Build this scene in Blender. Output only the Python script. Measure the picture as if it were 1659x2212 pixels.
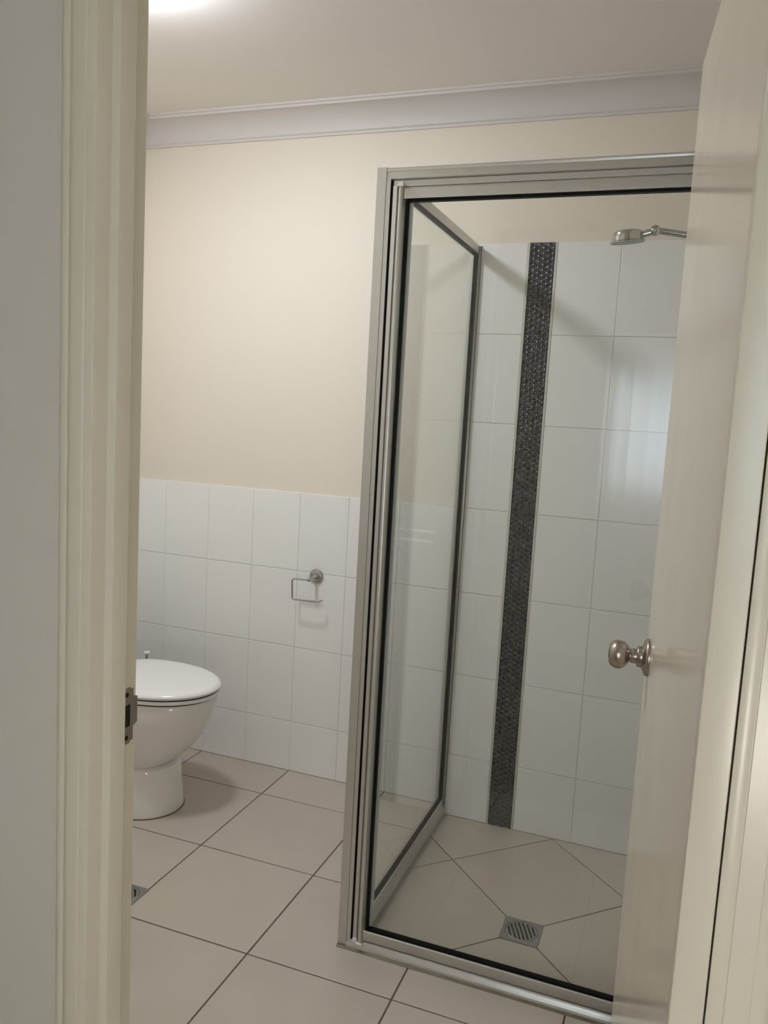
import bpy, bmesh, math, random
from math import sin, cos, pi, radians
from mathutils import Vector, Matrix

for o in list(bpy.data.objects):
    bpy.data.objects.remove(o)
SC = bpy.context.scene
COL = SC.collection
random.seed(7)

# ------------------------------------------------------------------ camera, world, exposure
cam_data = bpy.data.cameras.new('camera')
cam = bpy.data.objects.new('camera', cam_data)
COL.objects.link(cam)
cam.location = (1.3465, -2.7543, 1.4079)
cam.rotation_mode = 'XYZ'
cam.rotation_euler = (radians(83.182), radians(-3.1474), radians(20.4708))
cam_data.sensor_fit = 'HORIZONTAL'
cam_data.sensor_width = 36.0
cam_data.lens = 36.0 * 1752.69 / 1659.0
cam_data.clip_start = 0.01
SC.camera = cam

world = bpy.data.worlds.new('overcast_sky')
SC.world = world
world.use_nodes = True
wb = world.node_tree.nodes['Background']
wb.inputs['Color'].default_value = (0.80, 0.90, 1.0, 1)      # overcast daylight outside the hall window
wb.inputs['Strength'].default_value = 31.0
LAMP_STRENGTH = 120.0                                          # the ceiling light of the bathroom
HALL_LAMP_STRENGTH = 2.0
FILL_GLOBE_STRENGTH = 22.0

SC.view_settings.view_transform = 'Standard'
SC.view_settings.look = 'None'
SC.view_settings.exposure = 0.0
SC.view_settings.gamma = 1.0
SC.view_settings.use_curve_mapping = False
try:
    SC.cycles.use_denoising = True
    SC.cycles.denoiser = 'OPENIMAGEDENOISE'
    SC.cycles.max_bounces = 14
    SC.cycles.diffuse_bounces = 7
    SC.cycles.glossy_bounces = 6
    SC.cycles.transparent_max_bounces = 24
    SC.cycles.sample_clamp_indirect = 6.0
    SC.cycles.caustics_reflective = False
    SC.cycles.caustics_refractive = False
except Exception:
    pass

# ------------------------------------------------------------------ materials
def mat(name, color, rough=0.5, metal=0.0, spec=0.5, noise=None, bump=None, rand=None, coat=0.0, rough_var=None):
    m = bpy.data.materials.new(name)
    m.use_nodes = True
    nt = m.node_tree
    b = nt.nodes['Principled BSDF']
    b.inputs['Base Color'].default_value = (*color, 1)
    b.inputs['Roughness'].default_value = rough
    b.inputs['Metallic'].default_value = metal
    b.inputs['Specular IOR Level'].default_value = spec
    b.inputs['Coat Weight'].default_value = coat
    b.inputs['Coat Roughness'].default_value = 0.06
    tc = nt.nodes.new('ShaderNodeTexCoord')
    geo = nt.nodes.new('ShaderNodeNewGeometry')
    last = None
    if noise:                                    # (scale, amount, detail): mottled colour
        n = nt.nodes.new('ShaderNodeTexNoise')
        n.inputs['Scale'].default_value = noise[0]
        n.inputs['Detail'].default_value = noise[2]
        nt.links.new(geo.outputs['Position'], n.inputs['Vector'])
        mx = nt.nodes.new('ShaderNodeMix'); mx.data_type = 'RGBA'
        a = noise[1]
        mx.inputs['A'].default_value = (*[c * (1 - a) for c in color], 1)
        mx.inputs['B'].default_value = (*[min(1, c * (1 + a)) for c in color], 1)
        nt.links.new(n.outputs['Fac'], mx.inputs['Factor'])
        last = mx.outputs['Result']
    if rand:                                     # per-piece brightness variation
        oi = nt.nodes.new('ShaderNodeObjectInfo')
        mr = nt.nodes.new('ShaderNodeMapRange')
        mr.inputs['To Min'].default_value = 1 - rand
        mr.inputs['To Max'].default_value = 1 + rand
        nt.links.new(oi.outputs['Random'], mr.inputs['Value'])
        mm = nt.nodes.new('ShaderNodeMix'); mm.data_type = 'RGBA'; mm.blend_type = 'MULTIPLY'
        mm.inputs['Factor'].default_value = 1
        mm.inputs['A'].default_value = (*color, 1)
        if last: nt.links.new(last, mm.inputs['A'])
        nt.links.new(mr.outputs['Result'], mm.inputs['B'])
        last = mm.outputs['Result']
    if last: nt.links.new(last, b.inputs['Base Color'])
    if rough_var:
        n = nt.nodes.new('ShaderNodeTexNoise')
        n.inputs['Scale'].default_value = rough_var[0]
        nt.links.new(geo.outputs['Position'], n.inputs['Vector'])
        mr = nt.nodes.new('ShaderNodeMapRange')
        mr.inputs['To Min'].default_value = rough - rough_var[1]
        mr.inputs['To Max'].default_value = rough + rough_var[1]
        nt.links.new(n.outputs['Fac'], mr.inputs['Value'])
        nt.links.new(mr.outputs['Result'], b.inputs['Roughness'])
    if bump:                                     # (scale, strength, distance)
        n = nt.nodes.new('ShaderNodeTexNoise')
        n.inputs['Scale'].default_value = bump[0]
        n.inputs['Detail'].default_value = 2
        nt.links.new(geo.outputs['Position'], n.inputs['Vector'])
        bp = nt.nodes.new('ShaderNodeBump')
        bp.inputs['Strength'].default_value = bump[1]
        bp.inputs['Distance'].default_value = bump[2]
        nt.links.new(n.outputs['Fac'], bp.inputs['Height'])
        nt.links.new(bp.outputs['Normal'], b.inputs['Normal'])
    return m

def glass_mat(name, tint, refl_ior=1.5):
    """thin architectural glass: tinted see-through plus a Fresnel mirror reflection"""
    m = bpy.data.materials.new(name); m.use_nodes = True
    nt = m.node_tree; nt.nodes.clear()
    out = nt.nodes.new('ShaderNodeOutputMaterial')
    mix = nt.nodes.new('ShaderNodeMixShader')
    tr = nt.nodes.new('ShaderNodeBsdfTransparent'); tr.inputs['Color'].default_value = (*tint, 1)
    gl = nt.nodes.new('ShaderNodeBsdfGlossy'); gl.inputs['Roughness'].default_value = 0.0
    gl.inputs['Color'].default_value = (0.95, 0.97, 0.96, 1)
    lw = nt.nodes.new('ShaderNodeFresnel')
    ge = nt.nodes.new('ShaderNodeNewGeometry')               # both faces of the thin pane reflect alike
    mr = nt.nodes.new('ShaderNodeMapRange')
    mr.inputs['To Min'].default_value = refl_ior; mr.inputs['To Max'].default_value = 1.0 / refl_ior
    nt.links.new(ge.outputs['Backfacing'], mr.inputs['Value'])
    nt.links.new(mr.outputs['Result'], lw.inputs['IOR'])
    nt.links.new(lw.outputs['Fac'], mix.inputs['Fac'])
    nt.links.new(tr.outputs['BSDF'], mix.inputs[1])
    nt.links.new(gl.outputs['BSDF'], mix.inputs[2])
    nt.links.new(mix.outputs['Shader'], out.inputs['Surface'])
    return m

def emit_mat(name, color, strength):
    m = bpy.data.materials.new(name); m.use_nodes = True
    b = m.node_tree.nodes['Principled BSDF']
    b.inputs['Base Color'].default_value = (0.9, 0.9, 0.9, 1)
    b.inputs['Emission Color'].default_value = (*color, 1)
    b.inputs['Emission Strength'].default_value = strength
    return m

M = {}
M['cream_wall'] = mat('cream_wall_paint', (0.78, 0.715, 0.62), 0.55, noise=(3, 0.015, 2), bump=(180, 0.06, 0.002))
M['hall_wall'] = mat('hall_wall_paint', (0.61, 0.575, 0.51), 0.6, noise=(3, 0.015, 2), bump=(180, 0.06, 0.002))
M['ceiling'] = mat('ceiling_paint', (0.82, 0.785, 0.755), 0.8, bump=(150, 0.05, 0.002))
M['cornice'] = mat('cornice_paint', (0.66, 0.635, 0.615), 0.5)
M['trim'] = mat('cream_gloss_trim', (0.64, 0.595, 0.485), 0.28, noise=(5, 0.02, 2))
M['door'] = mat('cream_gloss_door', (0.76, 0.70, 0.585), 0.15, noise=(4, 0.015, 2), rough_var=(6, 0.03))
M['tile'] = mat('white_glazed_wall_tile', (0.85, 0.84, 0.815), 0.33, spec=0.75, rand=0.012, bump=(9, 0.03, 0.004))
M['tile_grout'] = mat('pale_wall_grout', (0.62, 0.605, 0.57), 0.7)
M['floor_tile'] = mat('beige_floor_tile', (0.50, 0.445, 0.38), 0.33, noise=(4.5, 0.10, 5), rand=0.03, rough_var=(7, 0.08))
M['floor_grout'] = mat('brown_floor_grout', (0.115, 0.088, 0.062), 0.85)
M['alu'] = mat('satin_aluminium', (0.61, 0.60, 0.565), 0.34, metal=0.85, rough_var=(14, 0.06))
M['alu_dark'] = mat('aluminium_channel', (0.34, 0.32, 0.29), 0.45, metal=0.7)
M['chrome'] = mat('chrome', (0.50, 0.50, 0.485), 0.09, metal=1.0)
M['bright_chrome'] = mat('polished_chrome', (0.92, 0.92, 0.91), 0.06, metal=1.0)
M['satin_chrome'] = mat('worn_chrome', (0.46, 0.46, 0.45), 0.14, metal=1.0)
M['nickel'] = mat('brushed_nickel', (0.40, 0.35, 0.30), 0.26, metal=1.0)
M['steel'] = mat('stainless_steel', (0.36, 0.36, 0.35), 0.42, metal=0.9)
M['strike'] = mat('tarnished_steel_plate', (0.30, 0.27, 0.22), 0.40, metal=0.9, noise=(60, 0.2, 3))
M['rubber'] = mat('black_rubber', (0.004, 0.004, 0.004), 0.5, spec=0.12)
M['dark'] = mat('shade_black', (0.01, 0.009, 0.008), 0.9)  # black for the shade in holes and toilet seat gaps, also screws
M['drain_pit_shade'] = mat('drain_pit_shade', (0.035, 0.032, 0.024), 0.8)
M['clear_plastic'] = mat('milky_plastic', (0.78, 0.77, 0.74), 0.18)
M['seal_lip'] = mat('grey_vinyl_seal', (0.42, 0.44, 0.42), 0.3)
M['spray'] = mat('grey_spray_face', (0.16, 0.16, 0.155), 0.3)
M['silicone'] = mat('stained_silicone', (0.13, 0.105, 0.052), 0.5, noise=(40, 0.25, 3))
M['mosaic'] = None
M['mosaic_grout'] = mat('charcoal_grout', (0.095, 0.098, 0.106), 0.6)
M['mosaic_trim'] = mat('pearl_edge_trim', (0.70, 0.68, 0.62), 0.25)
M['ceramic'] = mat('white_vitreous_china', (0.80, 0.785, 0.765), 0.12, coat=0.3)
M['seat'] = mat('white_seat_plastic', (0.82, 0.82, 0.81), 0.16)
M['white_plastic'] = mat('white_plastic', (0.85, 0.85, 0.84), 0.3)
M['glass'] = glass_mat('clear_shower_glass', (0.976, 0.983, 0.974))
M['window_glass'] = glass_mat('window_glass', (0.97, 0.98, 0.98))
M['lamp'] = emit_mat('lit_opal_diffuser', (0.89, 0.94, 1.0), LAMP_STRENGTH)
M['hall_lamp'] = emit_mat('hall_opal_diffuser', (1.0, 0.90, 0.78), HALL_LAMP_STRENGTH)
M['globe'] = emit_mat('fill_globe_glow', (1.0, 0.95, 0.87), FILL_GLOBE_STRENGTH)
M['hall_floor'] = mat('hall_carpet', (0.30, 0.26, 0.22), 0.95, noise=(60, 0.15, 3))

def sheer_mat():
    m = bpy.data.materials.new('sheer_white_voile'); m.use_nodes = True
    nt = m.node_tree; nt.nodes.clear()
    out = nt.nodes.new('ShaderNodeOutputMaterial'); mix = nt.nodes.new('ShaderNodeMixShader')
    t = nt.nodes.new('ShaderNodeBsdfTranslucent'); t.inputs['Color'].default_value = (0.92, 0.94, 0.96, 1)
    d = nt.nodes.new('ShaderNodeBsdfDiffuse'); d.inputs['Color'].default_value = (0.80, 0.80, 0.80, 1)
    mix.inputs['Fac'].default_value = 0.3
    nt.links.new(t.outputs['BSDF'], mix.inputs[1]); nt.links.new(d.outputs['BSDF'], mix.inputs[2])
    nt.links.new(mix.outputs['Shader'], out.inputs['Surface'])
    return m
M['sheer'] = sheer_mat()

def mosaic_mat():
    m = mat('dark_glass_mosaic', (0.012, 0.013, 0.017), 0.09, spec=0.9)
    nt = m.node_tree; b = nt.nodes['Principled BSDF']
    oi = nt.nodes.new('ShaderNodeObjectInfo')
    at = nt.nodes.new('ShaderNodeAttribute'); at.attribute_name = 'shade'
    ad = nt.nodes.new('ShaderNodeMath'); ad.operation = 'ADD'
    fr = nt.nodes.new('ShaderNodeMath'); fr.operation = 'FRACT'
    nt.links.new(oi.outputs['Random'], ad.inputs[0]); nt.links.new(at.outputs['Fac'], ad.inputs[1])
    nt.links.new(ad.outputs[0], fr.inputs[0])
    r = nt.nodes.new('ShaderNodeValToRGB')
    r.color_ramp.interpolation = 'CONSTANT'
    e = r.color_ramp.elements
    e[0].position = 0; e[0].color = (0.0015, 0.0015, 0.0015, 1)
    e[1].position = 0.26; e[1].color = (0.004, 0.0046, 0.006, 1)
    for p_, c_ in ((0.45, (0.013, 0.0155, 0.019)), (0.66, (0.024, 0.028, 0.034)), (0.84, (0.010, 0.0115, 0.014))):
        q = e.new(p_); q.color = (*c_, 1)
    nt.links.new(fr.outputs[0], r.inputs['Fac'])
    nt.links.new(r.outputs['Color'], b.inputs['Base Color'])
    return m
M['mosaic'] = mosaic_mat()

# ------------------------------------------------------------------ mesh helpers
class MB:
    """collects polygons of one mesh object"""
    def __init__(s): s.v = []; s.f = []; s.smooth = []
    def add(s, verts, faces, smooth=False):
        o = len(s.v); s.v += [tuple(p) for p in verts]
        for f in faces: s.f.append([i + o for i in f]); s.smooth.append(smooth)
        return s
    def box(s, x0, x1, y0, y1, z0, z1, bev=0.0):
        if x0 > x1: x0, x1 = x1, x0
        if y0 > y1: y0, y1 = y1, y0
        if z0 > z1: z0, z1 = z1, z0
        if bev <= 0:
            v = [(x, y, z) for x in (x0, x1) for y in (y0, y1) for z in (z0, z1)]
            s.add(v, [(0, 1, 3, 2), (4, 6, 7, 5), (0, 4, 5, 1), (2, 3, 7, 6), (0, 2, 6, 4), (1, 5, 7, 3)])
            return s
        bm = bmesh.new()
        bmesh.ops.create_cube(bm, size=1, matrix=Matrix.Translation(((x0+x1)/2, (y0+y1)/2, (z0+z1)/2)) @ Matrix.Diagonal((x1-x0, y1-y0, z1-z0, 1)))
        bmesh.ops.bevel(bm, geom=list(bm.edges), offset=bev, segments=2, affect='EDGES', profile=0.5)
        return s.frombm(bm)
    def frombm(s, bm, smooth=False):
        bm.verts.index_update()
        s.add([v.co[:] for v in bm.verts], [[v.index for v in f.verts] for f in bm.faces], smooth); bm.free(); return s
    def prism(s, pts, fn, t0, t1, smooth=False):
        """pts: CCW 2D profile; fn(a, b, t) -> world"""
        n = len(pts)
        v = [fn(a, b, t0) for a, b in pts] + [fn(a, b, t1) for a, b in pts]
        s.add(v, [(i, (i + 1) % n, (i + 1) % n + n, i + n) for i in range(n)], smooth)
        s.add(v, [tuple(range(n))[::-1], tuple(range(n, 2 * n))])
        return s
    def lathe(s, prof, mtx, n=32, smooth=True):
        """prof: (radius, height) pairs turned about local Z"""
        v = []; f = []
        for r, h in prof:
            for k in range(n):
                a = 2 * pi * k / n
                v.append((mtx @ Vector((r * cos(a), r * sin(a), h)))[:])
        for j in range(len(prof) - 1):
            for k in range(n):
                k2 = (k + 1) % n
                f.append((j * n + k, j * n + k2, (j + 1) * n + k2, (j + 1) * n + k))
        s.add(v, f, smooth)
        if prof[0][0] > 1e-5: s.add(v[:n], [tuple(range(n))[::-1]])
        if prof[-1][0] > 1e-5: s.add(v[-n:], [tuple(range(n))])
        return s
    def tube(s, path, r, n=12):
        """round bar along a polyline"""
        P = [Vector(p) for p in path]; v = []; f = []
        up = None
        for i, p in enumerate(P):
            d = (P[min(i + 1, len(P) - 1)] - P[max(i - 1, 0)]).normalized()
            if up is None:
                up = Vector((0, 0, 1)) if abs(d.z) < 0.9 else Vector((0, 1, 0))
            a = (up - d * up.dot(d)).normalized(); b = d.cross(a); up = a
            rr = r[i] if isinstance(r, (list, tuple)) else r
            for k in range(n):
                t = 2 * pi * k / n
                v.append((p + a * rr * cos(t) + b * rr * sin(t))[:])
        for i in range(len(P) - 1):
            for k in range(n):
                k2 = (k + 1) % n
                f.append((i * n + k, i * n + k2, (i + 1) * n + k2, (i + 1) * n + k))
        s.add(v, f, True)
        s.add(v[:n], [tuple(range(n))[::-1]]); s.add(v[-n:], [tuple(range(n))])
        return s
    def mesh(s, name, m):
        me = bpy.data.meshes.new(name)
        me.from_pydata(s.v, [], s.f)
        me.materials.append(m)
        for p_, sm in zip(me.polygons, s.smooth): p_.use_smooth = sm
        bm = bmesh.new(); bm.from_mesh(me)
        bmesh.ops.remove_doubles(bm, verts=bm.verts, dist=1e-6)
        bmesh.ops.recalc_face_normals(bm, faces=bm.faces)
        bm.to_mesh(me); bm.free()
        me.set_sharp_from_angle(angle=radians(38))
        me.update()
        return me
    def build(s, name, m, parent=None):
        return link(name, s.mesh(name, m), parent)

def link(name, data, parent=None, loc=None):
    o = bpy.data.objects.new(name, data)
    COL.objects.link(o)
    if parent is not None: o.parent = parent
    if loc is not None: o.location = loc
    return o

def tag(o, label=None, cat=None, group=None, kind=None):
    if label: o['label'] = label
    if cat: o['category'] = cat
    if group: o['group'] = group
    if kind: o['kind'] = kind
    return o

def empty(name, loc=(0, 0, 0)):
    return link(name, None, None, loc)

def at_base(o, pts):
    """parts are built in world coordinates: move them under an Empty without shifting them"""
    for c in pts: c.location = Vector(c.location) - o.location

def arc(cx, cy, r, a0, a1, n):
    return [(cx + r * cos(radians(a0 + (a1 - a0) * i / n)), cy + r * sin(radians(a0 + (a1 - a0) * i / n))) for i in range(n + 1)]

def fillet(path, r, n=5):
    """rounds the inner corners of a 3D polyline"""
    P = [Vector(p) for p in path]; out = [P[0]]
    for i in range(1, len(P) - 1):
        a = (P[i - 1] - P[i]); b = (P[i + 1] - P[i])
        rr = min(r, a.length * 0.45, b.length * 0.45)
        p0 = P[i] + a.normalized() * rr; p1 = P[i] + b.normalized() * rr
        for k in range(n + 1):
            t = k / n
            out.append(p0 * (1 - t) ** 2 + P[i] * 2 * t * (1 - t) + p1 * t ** 2)
    out.append(P[-1])
    return out

def inset(pts, d):
    n = len(pts); out = []
    for i in range(n):
        p0, p1, p2 = Vector(pts[i - 1]), Vector(pts[i]), Vector(pts[(i + 1) % n])
        e1 = (p1 - p0).normalized(); e2 = (p2 - p1).normalized()
        n1 = Vector((-e1.y, e1.x)); n2 = Vector((-e2.y, e2.x))
        k = (n1 + n2); k = k / max(0.2, k.dot(n1))
        out.append(tuple(p1 + k * d))
    return out

def clip(poly, a, b, c):
    """keep the part of a convex polygon where a*x + b*y <= c"""
    out = []
    for i in range(len(poly)):
        p, q = poly[i], poly[(i + 1) % len(poly)]
        dp, dq = a * p[0] + b * p[1] - c, a * q[0] + b * q[1] - c
        if dp <= 0: out.append(p)
        if (dp < 0 < dq) or (dq < 0 < dp):
            t = dp / (dp - dq); out.append((p[0] + t * (q[0] - p[0]), p[1] + t * (q[1] - p[1])))
    clean = []
    for p in out:
        if not clean or math.dist(p, clean[-1]) > 1e-5: clean.append(p)
    if len(clean) > 1 and math.dist(clean[0], clean[-1]) < 1e-5: clean.pop()
    return clean

def area(poly):
    return 0.5 * sum(poly[i - 1][0] * poly[i][1] - poly[i][0] * poly[i - 1][1] for i in range(len(poly)))

MAPS = {'floor': lambda a, b, h: (a, b, h), 'back': lambda a, b, h: (a, -h, b),
        'left': lambda a, b, h: (h, a, b), 'right': lambda a, b, h: (-h, -a, b), 'front': lambda a, b, h: (-a, h, b)}
_cache = {}
def tile(name, poly, base, thick, bevel, surf, offset, m, parent, tilt=0.0):
    """one tile: polygon in surface coordinates, face at height base+thick; equal tiles share their mesh"""
    fn = MAPS[surf]
    cx = sum(p[0] for p in poly) / len(poly); cy = sum(p[1] for p in poly) / len(poly)
    loc2 = [(p[0] - cx, p[1] - cy) for p in poly]
    key = (surf, m.name, round(thick, 4), tuple((round(a, 4), round(b, 4)) for a, b in loc2))
    if key not in _cache:
        n = len(poly)
        i1 = inset(loc2, bevel * 0.35); i2 = inset(loc2, bevel)
        rings = [[fn(a, b, 0) for a, b in loc2], [fn(a, b, thick - bevel * 0.8) for a, b in loc2],
                 [fn(a, b, thick - bevel * 0.25) for a, b in i1], [fn(a, b, thick) for a, b in i2]]
        v = sum(rings, []); f = []
        for r in range(3):
            f += [(r * n + i, r * n + (i + 1) % n, (r + 1) * n + (i + 1) % n, (r + 1) * n + i) for i in range(n)]
        f.append(tuple(range(3 * n, 4 * n)))
        me = bpy.data.meshes.new(name); me.from_pydata(v, [], f); me.materials.append(m); me.update()
        _cache[key] = me
    p = Vector(fn(cx, cy, base)) + Vector(offset)
    o = link(name, _cache[key], parent, p)
    if tilt:
        o.rotation_euler = [random.gauss(0, tilt) if k != {'floor': 2, 'back': 1, 'left': 0, 'right': 0, 'front': 1}[surf] else 0 for k in range(3)]
    return o

def rect(x0, x1, y0, y1): return [(x0, y0), (x1, y0), (x1, y1), (x0, y1)]

# ------------------------------------------------------------------ room dimensions (metres)
XL, XR = -0.735, 1.50               # left and right bathroom walls
YF, YH = -1.853, -1.932             # bathroom face and hall face of the door wall
CEIL = 2.48
DL, DR = 0.668, 1.395               # door lining faces
HEAD = 2.075                        # underside of door lining head
HX0, HX1, HY = -0.35, 2.55, -4.0    # hall
SX, SY, SZ = 0.615, -0.868, -0.033  # shower recess corner and floor level

def structure(name, mb, m, label, cat):
    return tag(mb.build(name, m), label, cat, kind='structure')

# ------------------------------------------------------------------ walls
wall_back = structure('wall_back', MB().box(XL - 0.12, XR + 0.12, 0.006, 0.12, -0.08, CEIL), M['cream_wall'],
    'cream back wall with white wainscot tiles and a dark mosaic strip in the shower', 'wall')
wall_left = structure('wall_left', MB().box(XL - 0.12, XL - 0.006, YF, 0.006, -0.08, CEIL), M['cream_wall'],
    'side wall behind the toilet, beside the door jamb with the strike plate', 'wall')
wall_right = structure('wall_right', MB().box(XR + 0.006, XR + 0.12, YF, 0.006, -0.08, CEIL), M['cream_wall'],
    'side wall of the shower hidden behind the open door', 'wall')
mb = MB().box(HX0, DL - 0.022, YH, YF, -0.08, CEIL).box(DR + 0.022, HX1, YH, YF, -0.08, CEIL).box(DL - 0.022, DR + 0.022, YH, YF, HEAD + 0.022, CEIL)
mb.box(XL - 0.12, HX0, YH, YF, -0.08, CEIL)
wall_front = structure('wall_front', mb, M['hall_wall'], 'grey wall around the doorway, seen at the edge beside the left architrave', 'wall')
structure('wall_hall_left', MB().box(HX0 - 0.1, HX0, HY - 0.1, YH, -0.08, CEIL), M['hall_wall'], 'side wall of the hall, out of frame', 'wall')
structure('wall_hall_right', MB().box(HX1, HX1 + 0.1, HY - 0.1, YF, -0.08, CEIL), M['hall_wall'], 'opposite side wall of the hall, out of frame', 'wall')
WX0, WX1, WZ0, WZ1 = 0.93, 1.85, 1.04, 1.74
mb = MB().box(HX0, WX0, HY - 0.1, HY, -0.08, CEIL).box(WX1, HX1, HY - 0.1, HY, -0.08, CEIL)
mb.box(WX0, WX1, HY - 0.1, HY, -0.08, WZ0).box(WX0, WX1, HY - 0.1, HY, WZ1, CEIL)
structure('wall_hall_back', mb, M['hall_wall'], 'hall wall with the window, behind the viewer', 'wall')
# hall window
win = tag(empty('window_1', ((WX0 + WX1) / 2, HY, WZ0)), 'daylit hall window reflected faintly in the shower tiles', 'window', kind='structure')
w = 0.035
parts = [MB().box(WX0, WX0 + w, HY - 0.07, HY - 0.02, WZ0, WZ1, 0.003).build('window_frame', M['white_plastic'], win),
         MB().box(WX1 - w, WX1, HY - 0.07, HY - 0.02, WZ0, WZ1, 0.003).build('window_frame', M['white_plastic'], win),
         MB().box(WX0 + w, WX1 - w, HY - 0.07, HY - 0.02, WZ0, WZ0 + w, 0.003).build('window_frame', M['white_plastic'], win),
         MB().box(WX0 + w, WX1 - w, HY - 0.07, HY - 0.02, WZ1 - w, WZ1, 0.003).build('window_frame', M['white_plastic'], win),
         MB().box(WX0 + w, WX1 - w, HY - 0.047, HY - 0.043, WZ0 + w, WZ1 - w).build('pane', M['window_glass'], win)]
at_base(win, parts)

# sheer curtain on a rod, inside the hall window: it turns the daylight into the soft glow mirrored in the shower
cur = tag(empty('curtain', (1.4, HY + 0.09, 0.3)), 'sheer white curtain over the hall window, mirrored as a soft glow in the shower glass', 'curtain')
nx = 120; cx0, cx1 = 0.874, 1.98
cm = MB()
row = [(cx0 + (cx1 - cx0) * i / nx, HY + 0.09 + 0.006 * sin(i * 0.62) + 0.002 * sin(i * 1.7 + 1)) for i in range(nx + 1)]
v = [(x, y, 0.30) for x, y in row] + [(x, y, 1.93) for x, y in row]
cm.add(v, [(i, i + 1, nx + 2 + i, nx + 1 + i) for i in range(nx)], True)
P0 = [cm.build('sheer_cloth', M['sheer'], cur),
      MB().tube([(0.80, HY + 0.09, 1.945), (2.05, HY + 0.09, 1.945)], 0.011, 12).build('curtain_rod', M['white_plastic'], cur)]
for xx in (0.82, 2.03):
    P0.append(MB().box(xx - 0.008, xx + 0.008, HY, HY + 0.10, 1.935, 1.955).build('rod_bracket', M['white_plastic'], cur))
at_base(cur, P0)

structure('ceiling', MB().box(XL - 0.12, XR + 0.12, YF - 0.04, 0.12, CEIL, CEIL + 0.1), M['ceiling'], 'plain white bathroom ceiling', 'ceiling')
structure('ceiling_hall', MB().box(HX0 - 0.1, HX1 + 0.1, HY - 0.1, YF - 0.04, CEIL, CEIL + 0.1), M['ceiling'], 'hall ceiling, out of frame above the viewer', 'ceiling')

# cornice: coved plaster moulding along the walls
prof = [(0.0, 0.0), (0.006, 0.0), (0.007, 0.008)]
for i in range(11):
    a = radians(180 - 90 * i / 10)
    prof.append((0.086 + 0.074 * cos(a), 0.012 + 0.066 * sin(a)))
prof += [(0.086, 0.086), (0.092, 0.088), (0.092, 0.095), (0.0, 0.095)]
ZC = CEIL - 0.095
structure('trim_1', MB().prism([(-d, h) for d, h in prof][::-1], lambda a, b, t: (t, 0.006 + a, ZC + b), XL, XR), M['cornice'],
    'white coved cornice along the top of the back wall', 'cornice')
structure('trim_2', MB().prism(prof, lambda a, b, t: (XL - 0.006 + a, t, ZC + b), YF, -0.0), M['cornice'],
    'cornice returning along the wall behind the toilet', 'cornice')
structure('trim_3', MB().prism([(-d, h) for d, h in prof][::-1], lambda a, b, t: (XR + 0.006 + a, t, ZC + b), YF, -0.0), M['cornice'],
    'cornice above the shower side wall, hidden by the open door', 'cornice')

# ------------------------------------------------------------------ wall tiles (300 high x 200 wide)
ROWS = [(0.0, 0.2), (0.2, 0.5), (0.5, 0.8), (0.8, 1.1), (1.1, 1.4), (1.4, 1.7), (1.7, 2.0)]
J, JZ = 0.0007, 0.0011               # half of an upright and of a level wall joint
TB, TH = 0.0012, 0.0048              # tile back and thickness over the wall face (wall face at y = .006)
SL, SR, TRW = 0.8022, 0.8856, 0.0075 # mosaic strip and its edge trims
MB().box(XL, 0.60, 0.0018, 0.006, -0.03, 1.099).build('grout', M['tile_grout'], wall_back)
MB().box(0.60, XR, 0.0018, 0.006, -0.04, 1.999).build('grout', M['tile_grout'], wall_back)
def back_tile(x0, x1, z0, z1):
    tile('wall_tile', rect(x0 + J, x1 - J, z0 + JZ, z1 - JZ), -0.006, 0.006, 0.0011, 'back', (0, 0, 0), M['tile'], wall_back, tilt=0.0012)
for z0, z1 in ROWS[:4]:
    xs = [XL, -0.6, -0.4, -0.2, 0.0, 0.2, 0.4, 0.6]
    for a, b in zip(xs, xs[1:]): back_tile(a, b, z0, z1)
for z0, z1 in ROWS:
    if z0 == 0.0: z0 = SZ
    back_tile(0.60, SL - TRW, z0, z1)
    for a, b in ((SR + TRW, 1.0954), (1.0954, 1.2954), (1.2954, XR)): back_tile(a, b, z0, z1)
# side walls
MB().box(XL - 0.006, XL - 0.0018, YF, 0.0, 0.0, 1.099).build('grout', M['tile_grout'], wall_left)
for z0, z1 in ROWS[:4]:
    for k in range(10):
        y1 = -0.2 * k; y0 = max(y1 - 0.2, YF)
        tile('wall_tile', rect(y0 + J, y1 - J, z0 + JZ, z1 - JZ), -0.006, 0.006, 0.0011, 'left', (XL, 0, 0), M['tile'], wall_left, tilt=0.0012)
MB().box(XR + 0.0018, XR + 0.006, -0.95, 0.0, -0.04, 1.999).build('grout', M['tile_grout'], wall_right)
for z0, z1 in ROWS:
    if z0 == 0.0: z0 = SZ
    for k in range(5):
        y1 = -0.2 * k; y0 = max(y1 - 0.2, -0.95)
        tile('wall_tile', rect(-y1 + J, -y0 - J, z0 + JZ, z1 - JZ), -0.006, 0.006, 0.0011, 'right', (XR, 0, 0), M['tile'], wall_right, tilt=0.0012)

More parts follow.
